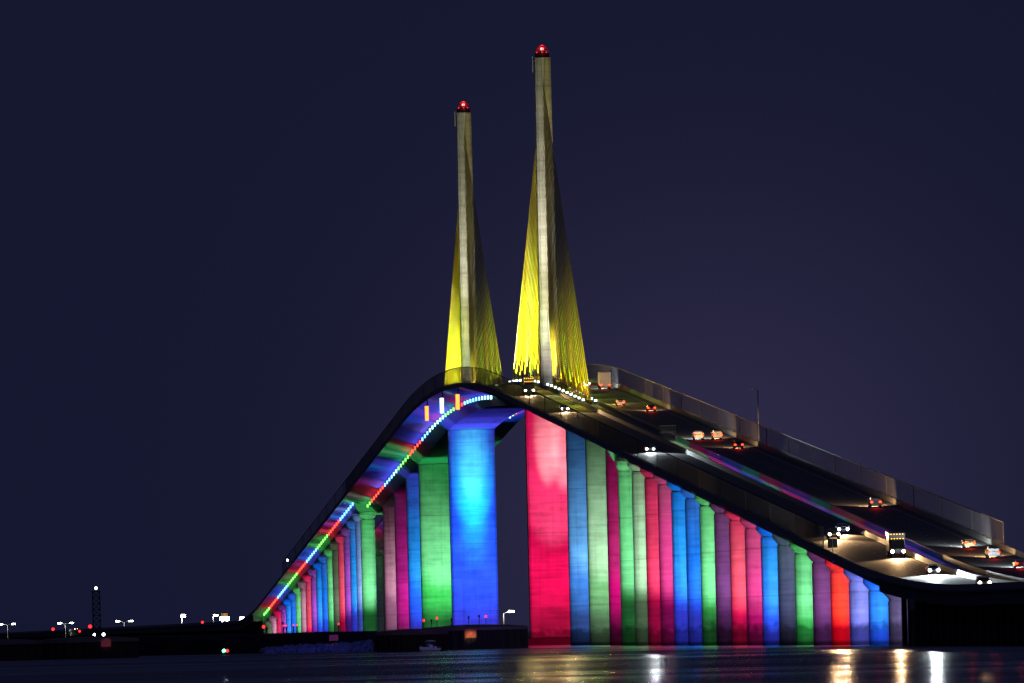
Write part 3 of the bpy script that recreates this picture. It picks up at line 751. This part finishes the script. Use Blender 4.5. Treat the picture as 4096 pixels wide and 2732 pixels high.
# lattice tower
q = at(384, 2356, 6000); H = q.z
t = thing('lattice_tower', 'dark lattice tower with a small white light on top', 'tower', (q.x, q.y, 0))
mb = MB(); hw = 1.35
for sx in (-1, 1):
    for sy in (-1, 1): mb.tube((sx*hw, sy*hw, -3), (sx*hw, sy*hw, H-1), .2, n=5)
nb = 9
for k in range(nb+1):
    z = 1.5+(H-2.6)*k/nb
    for sx in (-1, 1):
        mb.tube((sx*hw, -hw, z), (sx*hw, hw, z), .13, n=4); mb.tube((-hw, sx*hw, z), (hw, sx*hw, z), .13, n=4)
        if k < nb:
            z2 = 1.5+(H-2.6)*(k+1)/nb
            mb.tube((-hw, sx*hw, z), (hw, sx*hw, z2), .11, n=4); mb.tube((hw, sx*hw, z), (-hw, sx*hw, z2), .11, n=4)
            mb.tube((sx*hw, -hw, z), (sx*hw, hw, z2), .11, n=4)
mb.build('lattice_frame', M['dark_steel'], t)
mb = MB(); mb.box((0, 0, H-.9), (3.3, 3.3, .2)); mb.build('platform', M['dark_steel'], t)
mb = MB(); mb.sphere((0, 0, H+.3), .55); mb.build('lantern', M['em_cool'], t)

def marker(x, y, D, r_, mat, lab, base=0.0):
    q = at(x, y, D)
    t = thing('marker_light', lab, 'marker light', (q.x, q.y, base), group='red marker lights')
    mb = MB(); mb.tube((0, 0, -1), (0, 0, q.z-base-r_), .12, n=6); mb.build('post', M['dark_steel'], t)
    mb = MB(); mb.sphere((0, 0, q.z-base), r_); mb.build('lantern', M[mat], t)
marker(213, 2517, 4500, .42, 'em_red', 'red light left of the middle double-armed lamp')
marker(361, 2506, 4500, .5, 'em_red', 'red light against the foot of the lattice tower')
marker(319, 2525, 4400, .32, 'em_red', 'small low red light between lamp and lattice tower')
marker(810, 2489, 4600, .38, 'em_red', 'red light between the bright lamp and the dazzling truck')
marker(1054, 2507, 4100, .4, 'em_red', 'red light at the foot of the far piers')
for i, (x, y) in enumerate(((1134, 2503), (1146, 2503), (1174, 2501), (1188, 2500))):
    marker(x, y, 3420, .16, 'em_red', ['small red light in front of the violet pier', 'small red light at the left edge of the blue pier', 'small red light in front of the dark blue pier', 'small orange-red light in front of the green pier'][i], 3.9)
marker(1354, 2496, 3420, .2, 'em_red', 'small red light in front of the reddish pink pier', 3.9)
marker(378, 2538, 4200, .3, 'em_white', 'tiny white light below the lattice tower'); marker(415, 2538, 4200, .36, 'em_white', 'small white light right of the lattice tower foot')
# lamp on the bridge rail far away and an unlit mast beyond the right fence
def rail_pole(x, s, h, lit, lab):
    t = thing('light_pole', lab, 'light pole', (x, s, road_z(s)+.0))
    mb = MB(); mb.tube((0, 0, 0), (0, 0, h), .14, .1, 8); mb.tube((0, 0, h), (-.9 if x > 0 else .9, 0, h+.25), .07, n=6); mb.box((-.9 if x > 0 else .9, 0, h+.22), (.9, .4, .2))
    mb.build('pole', M['galv'], t)
    if lit:
        mb = MB(); mb.sphere((0, 0, h+.2), .28); mb.build('lamp', M['em_white'], t)
rail_pole(14.9, -655, 10.6, False, 'thin unlit pole rising behind the right picket fence')
rail_pole(-14.9, 1020, 2.0, True, 'small white light on the left edge of the far approach')

# ------------------------------------------------------------------ vehicles
def loft_body(mb, prof_list, mi=0):
    """prof_list: [(y, halfwidth_low, z_low, z_belt, halfwidth_top, z_top)]"""
    rings = []
    for y, hw, zl, zb, ht, zt in prof_list:
        rings.append([(-hw*.92, y, zl), (-hw, y, zl+.15), (-hw, y, zb), (-ht, y, zt), (ht, y, zt), (hw, y, zb), (hw, y, zl+.15), (hw*.92, y, zl)])
    mb.loft(rings, mi)

def wheels(t, ys, hw, r_):
    for y in ys:
        for sx in (-1, 1):
            mb = MB(); mb.tube((sx*(hw-.26), y, r_), (sx*(hw-.01), y, r_), r_, n=16)
            w_ = mb.build('wheel', M['rubber'], t)
            mb = MB(); mb.tube((sx*(hw-.05), y, r_), (sx*(hw+.01), y, r_), r_*.6, n=12); mb.build('rim', M['alu'], w_)

CT = .95
def make_vehicle(kind, paint, lab, U, s, going_away, head='em_head', group=None, beam=True, power=1.0, bar=False):
    """front of the vehicle points to -Y locally (towards the camera) and is turned for the other roadway"""
    rz = PI if going_away else 0
    sl = math.atan(slope(s))
    t = thing(kind, lab, {'parked': 'car'}.get(kind, 'truck' if 'truck' in kind else 'car'), (U, s, road_z(s)+.012), rz, group, rx=(-sl if going_away else sl))
    pm = M['paint_'+paint]
    if kind in ('car', 'suv', 'pickup_truck'):
        mb = MB(); hw = .92 if kind == 'car' else .98
        if kind == 'car':
            loft_body(mb, [(-2.3, hw*.86, .32, .62, hw*.8, .66), (-2.1, hw, .25, .72, hw*.9, .78), (-1.0, hw, .22, .9, hw*.88, .96), (1.5, hw, .22, .95, hw*.88, 1.02), (2.2, hw*.97, .26, .9, hw*.88, .98), (2.35, hw*.86, .35, .8, hw*.8, .85)])
            loft_body(mb, [(-.75, hw*.84, .94, .97, hw*.78, 1.0), (-.15, hw*.86, .94, 1.1, hw*.68, 1.40), (.9, hw*.86, .94, 1.1, hw*.68, 1.43), (1.75, hw*.84, .94, .98, hw*.74, 1.03)])
            gp = [(-.78, hw*.80, .97, 1.0, hw*.76, 1.0), (-.19, hw*.70, 1.0, 1.1, hw*.62, 1.37)]
            hl, tl = .68, .82; ys = (-1.45, 1.4); fy, by = -2.32, 2.37; r_ = .33; H = 1.43
        else:
            H = 1.8
            loft_body(mb, [(-2.45, hw*.88, .42, .85, hw*.84, .92), (-2.25, hw, .34, .95, hw*.92, 1.08), (-1.1, hw, .32, 1.08, hw*.9, 1.16), (2.3, hw, .32, 1.1, hw*.9, 1.16), (2.5, hw*.92, .42, 1.0, hw*.88, 1.1)])
            e = 2.35 if kind == 'suv' else .9
            loft_body(mb, [(-1.0, hw*.88, 1.1, 1.16, hw*.82, 1.18), (-.4, hw*.9, 1.1, 1.3, hw*.76, H-.05), (e-.3, hw*.9, 1.1, 1.3, hw*.76, H), (e, hw*.88, 1.1, 1.25, hw*.74, H-.25)])
            gp = [(-1.03, hw*.82, 1.15, 1.18, hw*.8, 1.19), (-.44, hw*.76, 1.2, 1.3, hw*.70, H-.1)]
            hl, tl = .88, 1.0; ys = (-1.55, 1.55); fy, by = -2.47, 2.52; r_ = .38
        mb.build('body', pm, t)
        g = MB(); loft_body(g, gp); g.build('windscreen', M['glass'], t)
        for sx in (-1, 1):
            g = MB(); y0, y1 = (-.1, .95) if kind == 'car' else (-.3, (1.9 if kind == 'suv' else .7))
            zt = H-.12; zb_ = 1.06 if kind == 'car' else 1.25
            g.poly([(sx*hw*.875, y0-.35, zb_), (sx*hw*.875, y1+.35, zb_), (sx*hw*.76, y1, zt), (sx*hw*.76, y0, zt)], [(0, 1, 2, 3)])
            g.build('side_window', M['glass'], t)
            g = MB(); g.box((sx*(hw+.1), -.75, 1.05 if kind == 'car' else 1.25), (.2, .12, .14)); g.build('wing_mirror', pm, t)
        wheels(t, ys, hw, r_)
        hs = .30
    else:  # box truck
        hw = 1.2; mb = MB()
        loft_body(mb, [(-3.9, hw*.9, .55, 1.3, hw*.86, 1.4), (-3.7, hw*.95, .5, 1.5, hw*.9, 1.75), (-3.1, hw*.95, .5, 1.8, hw*.82, 2.7), (-2.2, hw*.95, .5, 1.8, hw*.85, 2.85)])
        mb.build('cab', pm, t)
        mb = MB(); mb.box((0, .9, 2.35), (2.5, 6.2, 2.9)); mb.box((0, .9, .8), (1.0, 6.2, .25)); mb.box((0, 3.95, .6), (2.3, .1, .2)); mb.build('cargo_box', M['paint_white'] if going_away else M['paint_black'], t)
        g = MB(); g.poly([(-.95, -3.66, 1.75), (.95, -3.66, 1.75), (.8, -3.18, 2.6), (-.8, -3.18, 2.6)], [(0, 1, 2, 3)]); g.build('windscreen', M['glass'], t)
        wheels(t, (-3.0, 2.2, 3.2), hw, .48)
        hl, tl = 1.0, 1.0; fy, by = -3.93, 4.03; hs = .34
        for rowz, n_ in ((3.62, 5), (2.95, 5)):
            for i in range(n_):
                y_ = -2.26 if rowz > 3 else -2.9
                g = MB(); g.box((-.9+i*.45, y_, rowz), (.14, .10, .10)); g.build('marker_lamp', M['em_amber'], t)
    for sx in (-1, 1):
        g = MB(); g.tube((sx*hw*.72, fy-.04, hl), (sx*hw*.72, fy+.10, hl), hs/2+(.08 if not going_away else 0), hs/2, 10); g.build('headlight', M[head], t)
        g = MB(); g.box((sx*hw*.76, by, tl), (.40, .10, .26)); g.build('tail_light', M['em_tail'], t)
    if bar:  # lamp rows and rail are added to widen the headlight glare
        for zl in (1.75, 2.35):
          for i in range(6):
            g = MB(); g.tube((-1.4+i*.56, fy+.0, zl), (-1.4+i*.56, fy+.2, zl), .29, .2, 10); g.build('added_glare_lamp', M['em_headw'], t)
        g = MB(); g.box((0, fy+.28, 1.62), (3.2, .12, .12)); g.build('added_glare_rail', M['dark_steel'], t)
    g = MB(); g.box((0, fy-.01, hl-.28), (.5, .05, .12)); g.build('number_plate', M['signw'], t)
    if beam:
        m = Matrix.Translation(t.location) @ t.rotation_euler.to_matrix().to_4x4()
        c = (1, .60, .28) if head == 'em_head' else (.82, .95, 1)
        a_ = m @ Vector((0, fy-.35, hl+.05)); b_ = m @ Vector((0, fy-22, -.3))
        spot('headlight_beam', a_, b_, c, 30000*power, 62, 1, .35)
        if going_away:
            a_ = m @ Vector((0, by+.3, tl)); b_ = m @ Vector((0, by+7, -.5)); spot('tail_light_beam', a_, b_, (1, .02, .01), 130, 110, 1, .3)
    return t
V = make_vehicle
V('box_truck', 'grey', 'truck with amber marker lights coming down by the nearer pylon', -8.1, -246, False)
V('car', 'silver', 'warm-lit oncoming car right of the nearer pylon base', -8.1, -388, False)
V('car', 'white', 'oncoming car with cool white headlights behind the left fence above the blue pier', -8.1, -684, False, head='em_headw')
V('suv', 'black', 'oncoming dark suv level with the end of the left fence', -8.1, -1172, False, power=1.0)
V('pickup_truck', 'blue', 'oncoming blue pickup close behind the dark suv', -5.0, -1150, False, power=.5)
V('box_truck', 'black', 'truck with rows of amber lights near the foot of the slope', -4.3, -1256, False, power=.9)
V('car', 'white', 'oncoming car with dazzling cool white headlights at the foot of the slope', -5.0, -1338, False, head='em_headw', power=4)
V('suv', 'tan', 'lowest oncoming car with warm headlights on the trestle', -8.1, -1470, False, power=1.2)
V('car', 'grey', 'highest of the cars with tail lights, by the cables', 7.9, -186, True)
V('box_truck', 'white', 'white box truck beside the right fence at the crest', 10.4, -214, True, head='em_headw')
V('car', 'black', 'car with tail lights left of the pair below the crest', 5.9, -350, True)
V('car', 'red', 'car with tail lights right of the pair below the crest', 9.3, -402, True)
V('pickup_truck', 'white', 'pale pickup with tail lights beside the end of the median', 5.9, -611, True, head='em_headw')
V('suv', 'silver', 'silver suv just right of the pale pickup', 9.5, -612, True)
V('car', 'blue', 'car with bright tail lights below the silver suv', 9.5, -675, True)
V('suv', 'grey', 'lone suv with tail lights halfway along the right roadway', 9.6, -1026, True, power=1.6)
V('car', 'silver', 'car with tail lights, upper of the three at the right edge', 9.6, -1224, True, head='em_headw', power=1.6)
V('suv', 'black', 'suv with tail lights, middle of the three at the right edge', 9.6, -1270, True, power=1.6)
V('car', 'white', 'car with tail lights cut by the right edge', 9.8, -1318, True, head='em_headw', power=1.6)
V('box_truck', 'white', 'dazzling headlights on the far trestle, widened by added lamps on a truck body', -8.0, 1815, False, head='em_headw', power=2, bar=True)  # stands for the glare of a car's headlights, enlarged by added lamps
V('suv', 'silver', 'distant car with headlights near the middle double-armed lamp', -8.0, 4000, False, power=1)
V('car', 'red', 'distant car with tail lights right of the lattice tower', 6.0, 3300, True, power=1)
V('car', 'grey', 'second distant car with tail lights right of the lattice tower', 9.0, 3560, True, power=1)

# road sign seen from the back on the left barrier
t = thing('road_sign', 'dark back of a square sign on a post at the end of the left fence', 'sign', (-14.62, -1262, road_z(-1262)+.0))
mb = MB(); mb.tube((0, 0, -.4), (0, 0, 3.2), .06, n=6); mb.build('post', M['galv'], t)
mb = MB(); mb.box((0, 0, 2.6), (1.5, .06, 1.4)); mb.build('sign_panel', M['dark_steel'], t)
t = thing('road_sign', 'small pale sign on a post below the deck beside the trestle', 'sign', (-14.9, -1425, 0))
mb = MB(); mb.tube((0, 0, -3), (0, 0, 6.4), .1, n=6); mb.build('post', M['galv'], t)
mb = MB(); mb.box((0, -.05, 6.0), (.7, .06, 1.5)); mb.build('sign_panel', M['signw'], t)

# ------------------------------------------------------------------ boats
def boat(x, y, D, lab, dark=False, rz=0.0, scale=1.0, nav=False):
    q = at(x, y, D)
    t = thing('motorboat', lab, 'boat', (q.x, q.y, 0), rz)
    t.scale = (scale,)*3
    mb = MB(); rings = []
    for u, hb, zk, zg in ((-3.1, .02, .55, 1.35), (-2.6, .42, .2, 1.22), (-1.6, .85, -.1, 1.08), (0, 1.12, -.25, .92), (1.8, 1.15, -.25, .86), (2.9, 1.05, -.2, .86)):
        rings.append([(u, -hb, zg), (u, -hb*.86, (zk+zg)/2), (u, 0, zk), (u, hb*.86, (zk+zg)/2), (u, hb, zg)])
    mb.loft(rings); mb.build('hull', M['hull'] if not dark else M['dark_steel'], t)
    mb = MB(); mb.box((.3, 0, 1.25), (1.0, .75, .85)); mb.box((-.1, 0, 1.75), (.12, .7, .4), rz=.0); mb.build('console', M['hull'], t)
    mb = MB()
    for sx in (-.5, 1.1):
        for sy in (-.55, .55): mb.tube((sx, sy, .9), (sx*.9, sy, 2.55), .04, n=5)
    mb.build('canopy_frame', M['galv'], t)
    mb = MB(); mb.loft([[(-.95, -.85, 2.5), (-.95, .85, 2.5), (-.95, .7, 2.62), (-.95, -.7, 2.62)], [(.3, -.95, 2.62), (.3, .95, 2.62), (.3, .8, 2.8), (.3, -.8, 2.8)], [(1.5, -.85, 2.5), (1.5, .85, 2.5), (1.5, .7, 2.6), (1.5, -.7, 2.6)]])
    mb.build('canopy', M['canvas'], t)
    mb = MB(); mb.box((3.15, 0, .95), (.5, .45, .75)); mb.box((3.2, 0, .2), (.2, .2, 1.0)); mb.build('outboard_motor', M['dark_steel'], t)
    mb = MB(); mb.box((1.6, 0, 1.05), (.5, 1.1, .5)); mb.build('seat', M['signw'], t)
    if nav:
        mb = MB(); mb.sphere((0, .7, 1.7), .62); mb.build('green_light', M['em_green'], t)
        mb = MB(); mb.sphere((-.2, -.75, 1.7), .62); mb.build('red_light', M['em_red'], t)
    return t, q
b1, q = boat(1717, 2600, 2960, 'small pale motorboat with a canopy in front of the dark dolphin', rz=R(35), scale=.74)
spot('boat_wash', (q.x+8, q.y-14, 6), (q.x, q.y, 1.2), (.2, .3, 1), 1300, 40, 1, .3)
boat(903, 2612, 3120, 'unlit boat with a green and a red light below the dazzling truck', dark=True, rz=R(80), nav=True, scale=.5)

# ------------------------------------------------------------------ sky, moon, camera
w = bpy.data.worlds.new('World'); sc.world = w; w.use_nodes = True
nt = w.node_tree; nt.nodes.clear(); N = nt.nodes.new; L = nt.links.new
out = N('ShaderNodeOutputWorld'); bg1 = N('ShaderNodeBackground'); bg2 = N('ShaderNodeBackground'); add = N('ShaderNodeAddShader')
sky = N('ShaderNodeTexSky'); sky.sky_type = 'NISHITA'; sky.sun_disc = False; sky.sun_elevation = R(2); sky.sun_rotation = R(200)
L(sky.outputs[0], bg1.inputs[0]); bg1.inputs[1].default_value = .0002
# skyglow over the lit bridge and the towns behind it
tc = N('ShaderNodeTexCoord'); sep = N('ShaderNodeSeparateXYZ'); L(tc.outputs['Generated'], sep.inputs[0])
def mth(op, a, b=None):
    n = N('ShaderNodeMath'); n.operation = op
    for i, v in enumerate((a, b)):
        if v is None: continue
        if isinstance(v, (int, float)): n.inputs[i].default_value = v
        else: L(v, n.inputs[i])
    return n.outputs[0]
AZ0 = .0640
du = mth('DIVIDE', mth('SUBTRACT', mth('DIVIDE', sep.outputs['X'], sep.outputs['Y']), AZ0), .0165)
dz = mth('DIVIDE', mth('SUBTRACT', sep.outputs['Z'], .0070), .0160)
rr_ = mth('ADD', mth('MULTIPLY', du, du), mth('MULTIPLY', dz, dz))
gl = mth('EXPONENT', mth('MULTIPLY', rr_, -.75))
mx = N('ShaderNodeMix'); mx.data_type = 'RGBA'; L(gl, mx.inputs[0])
mx.inputs[6].default_value = (.0070, .0088, .0285, 1); mx.inputs[7].default_value = (.0262, .0235, .0615, 1)
L(mx.outputs[2], bg2.inputs[0]); bg2.inputs[1].default_value = 1.0
L(bg1.outputs[0], add.inputs[0]); L(bg2.outputs[0], add.inputs[1]); L(add.outputs[0], out.inputs[0])

sl = bpy.data.lights.new('moon', 'SUN'); sl.energy = .012; sl.angle = R(.5); sl.color = (1, .95, .88)
so = bpy.data.objects.new('moon', sl); col.objects.link(so); so.rotation_euler = (R(60), 0, R(20))

cam = bpy.data.cameras.new('camera'); co = bpy.data.objects.new('camera', cam); col.objects.link(co)
co.location = (-190.617, -3729.178, 3.829)
yaw, pitch, roll, f = .0513942087, .0180361169, .0234756367, 63701.1115
F = Vector((math.sin(yaw)*math.cos(pitch), math.cos(yaw)*math.cos(pitch), math.sin(pitch)))
Rt = F.cross(Vector((0, 0, 1))).normalized(); Up = Rt.cross(F)
R2 = Rt*math.cos(roll)-Up*math.sin(roll); U2 = Up*math.cos(roll)+Rt*math.sin(roll)
m = Matrix((R2, U2, -F)).transposed()
co.rotation_euler = m.to_euler()
cam.sensor_width = 36; cam.lens = f/4096*36; cam.clip_start = 50; cam.clip_end = 25000
sc.camera = co
sc.view_settings.view_transform = 'Standard'; sc.view_settings.look = 'None'; sc.view_settings.exposure = 0; sc.view_settings.gamma = 1
sc.cycles.use_light_tree = True
sc.cycles.max_bounces = 4; sc.cycles.diffuse_bounces = 2; sc.cycles.glossy_bounces = 3
sc.cycles.sample_clamp_indirect = 3
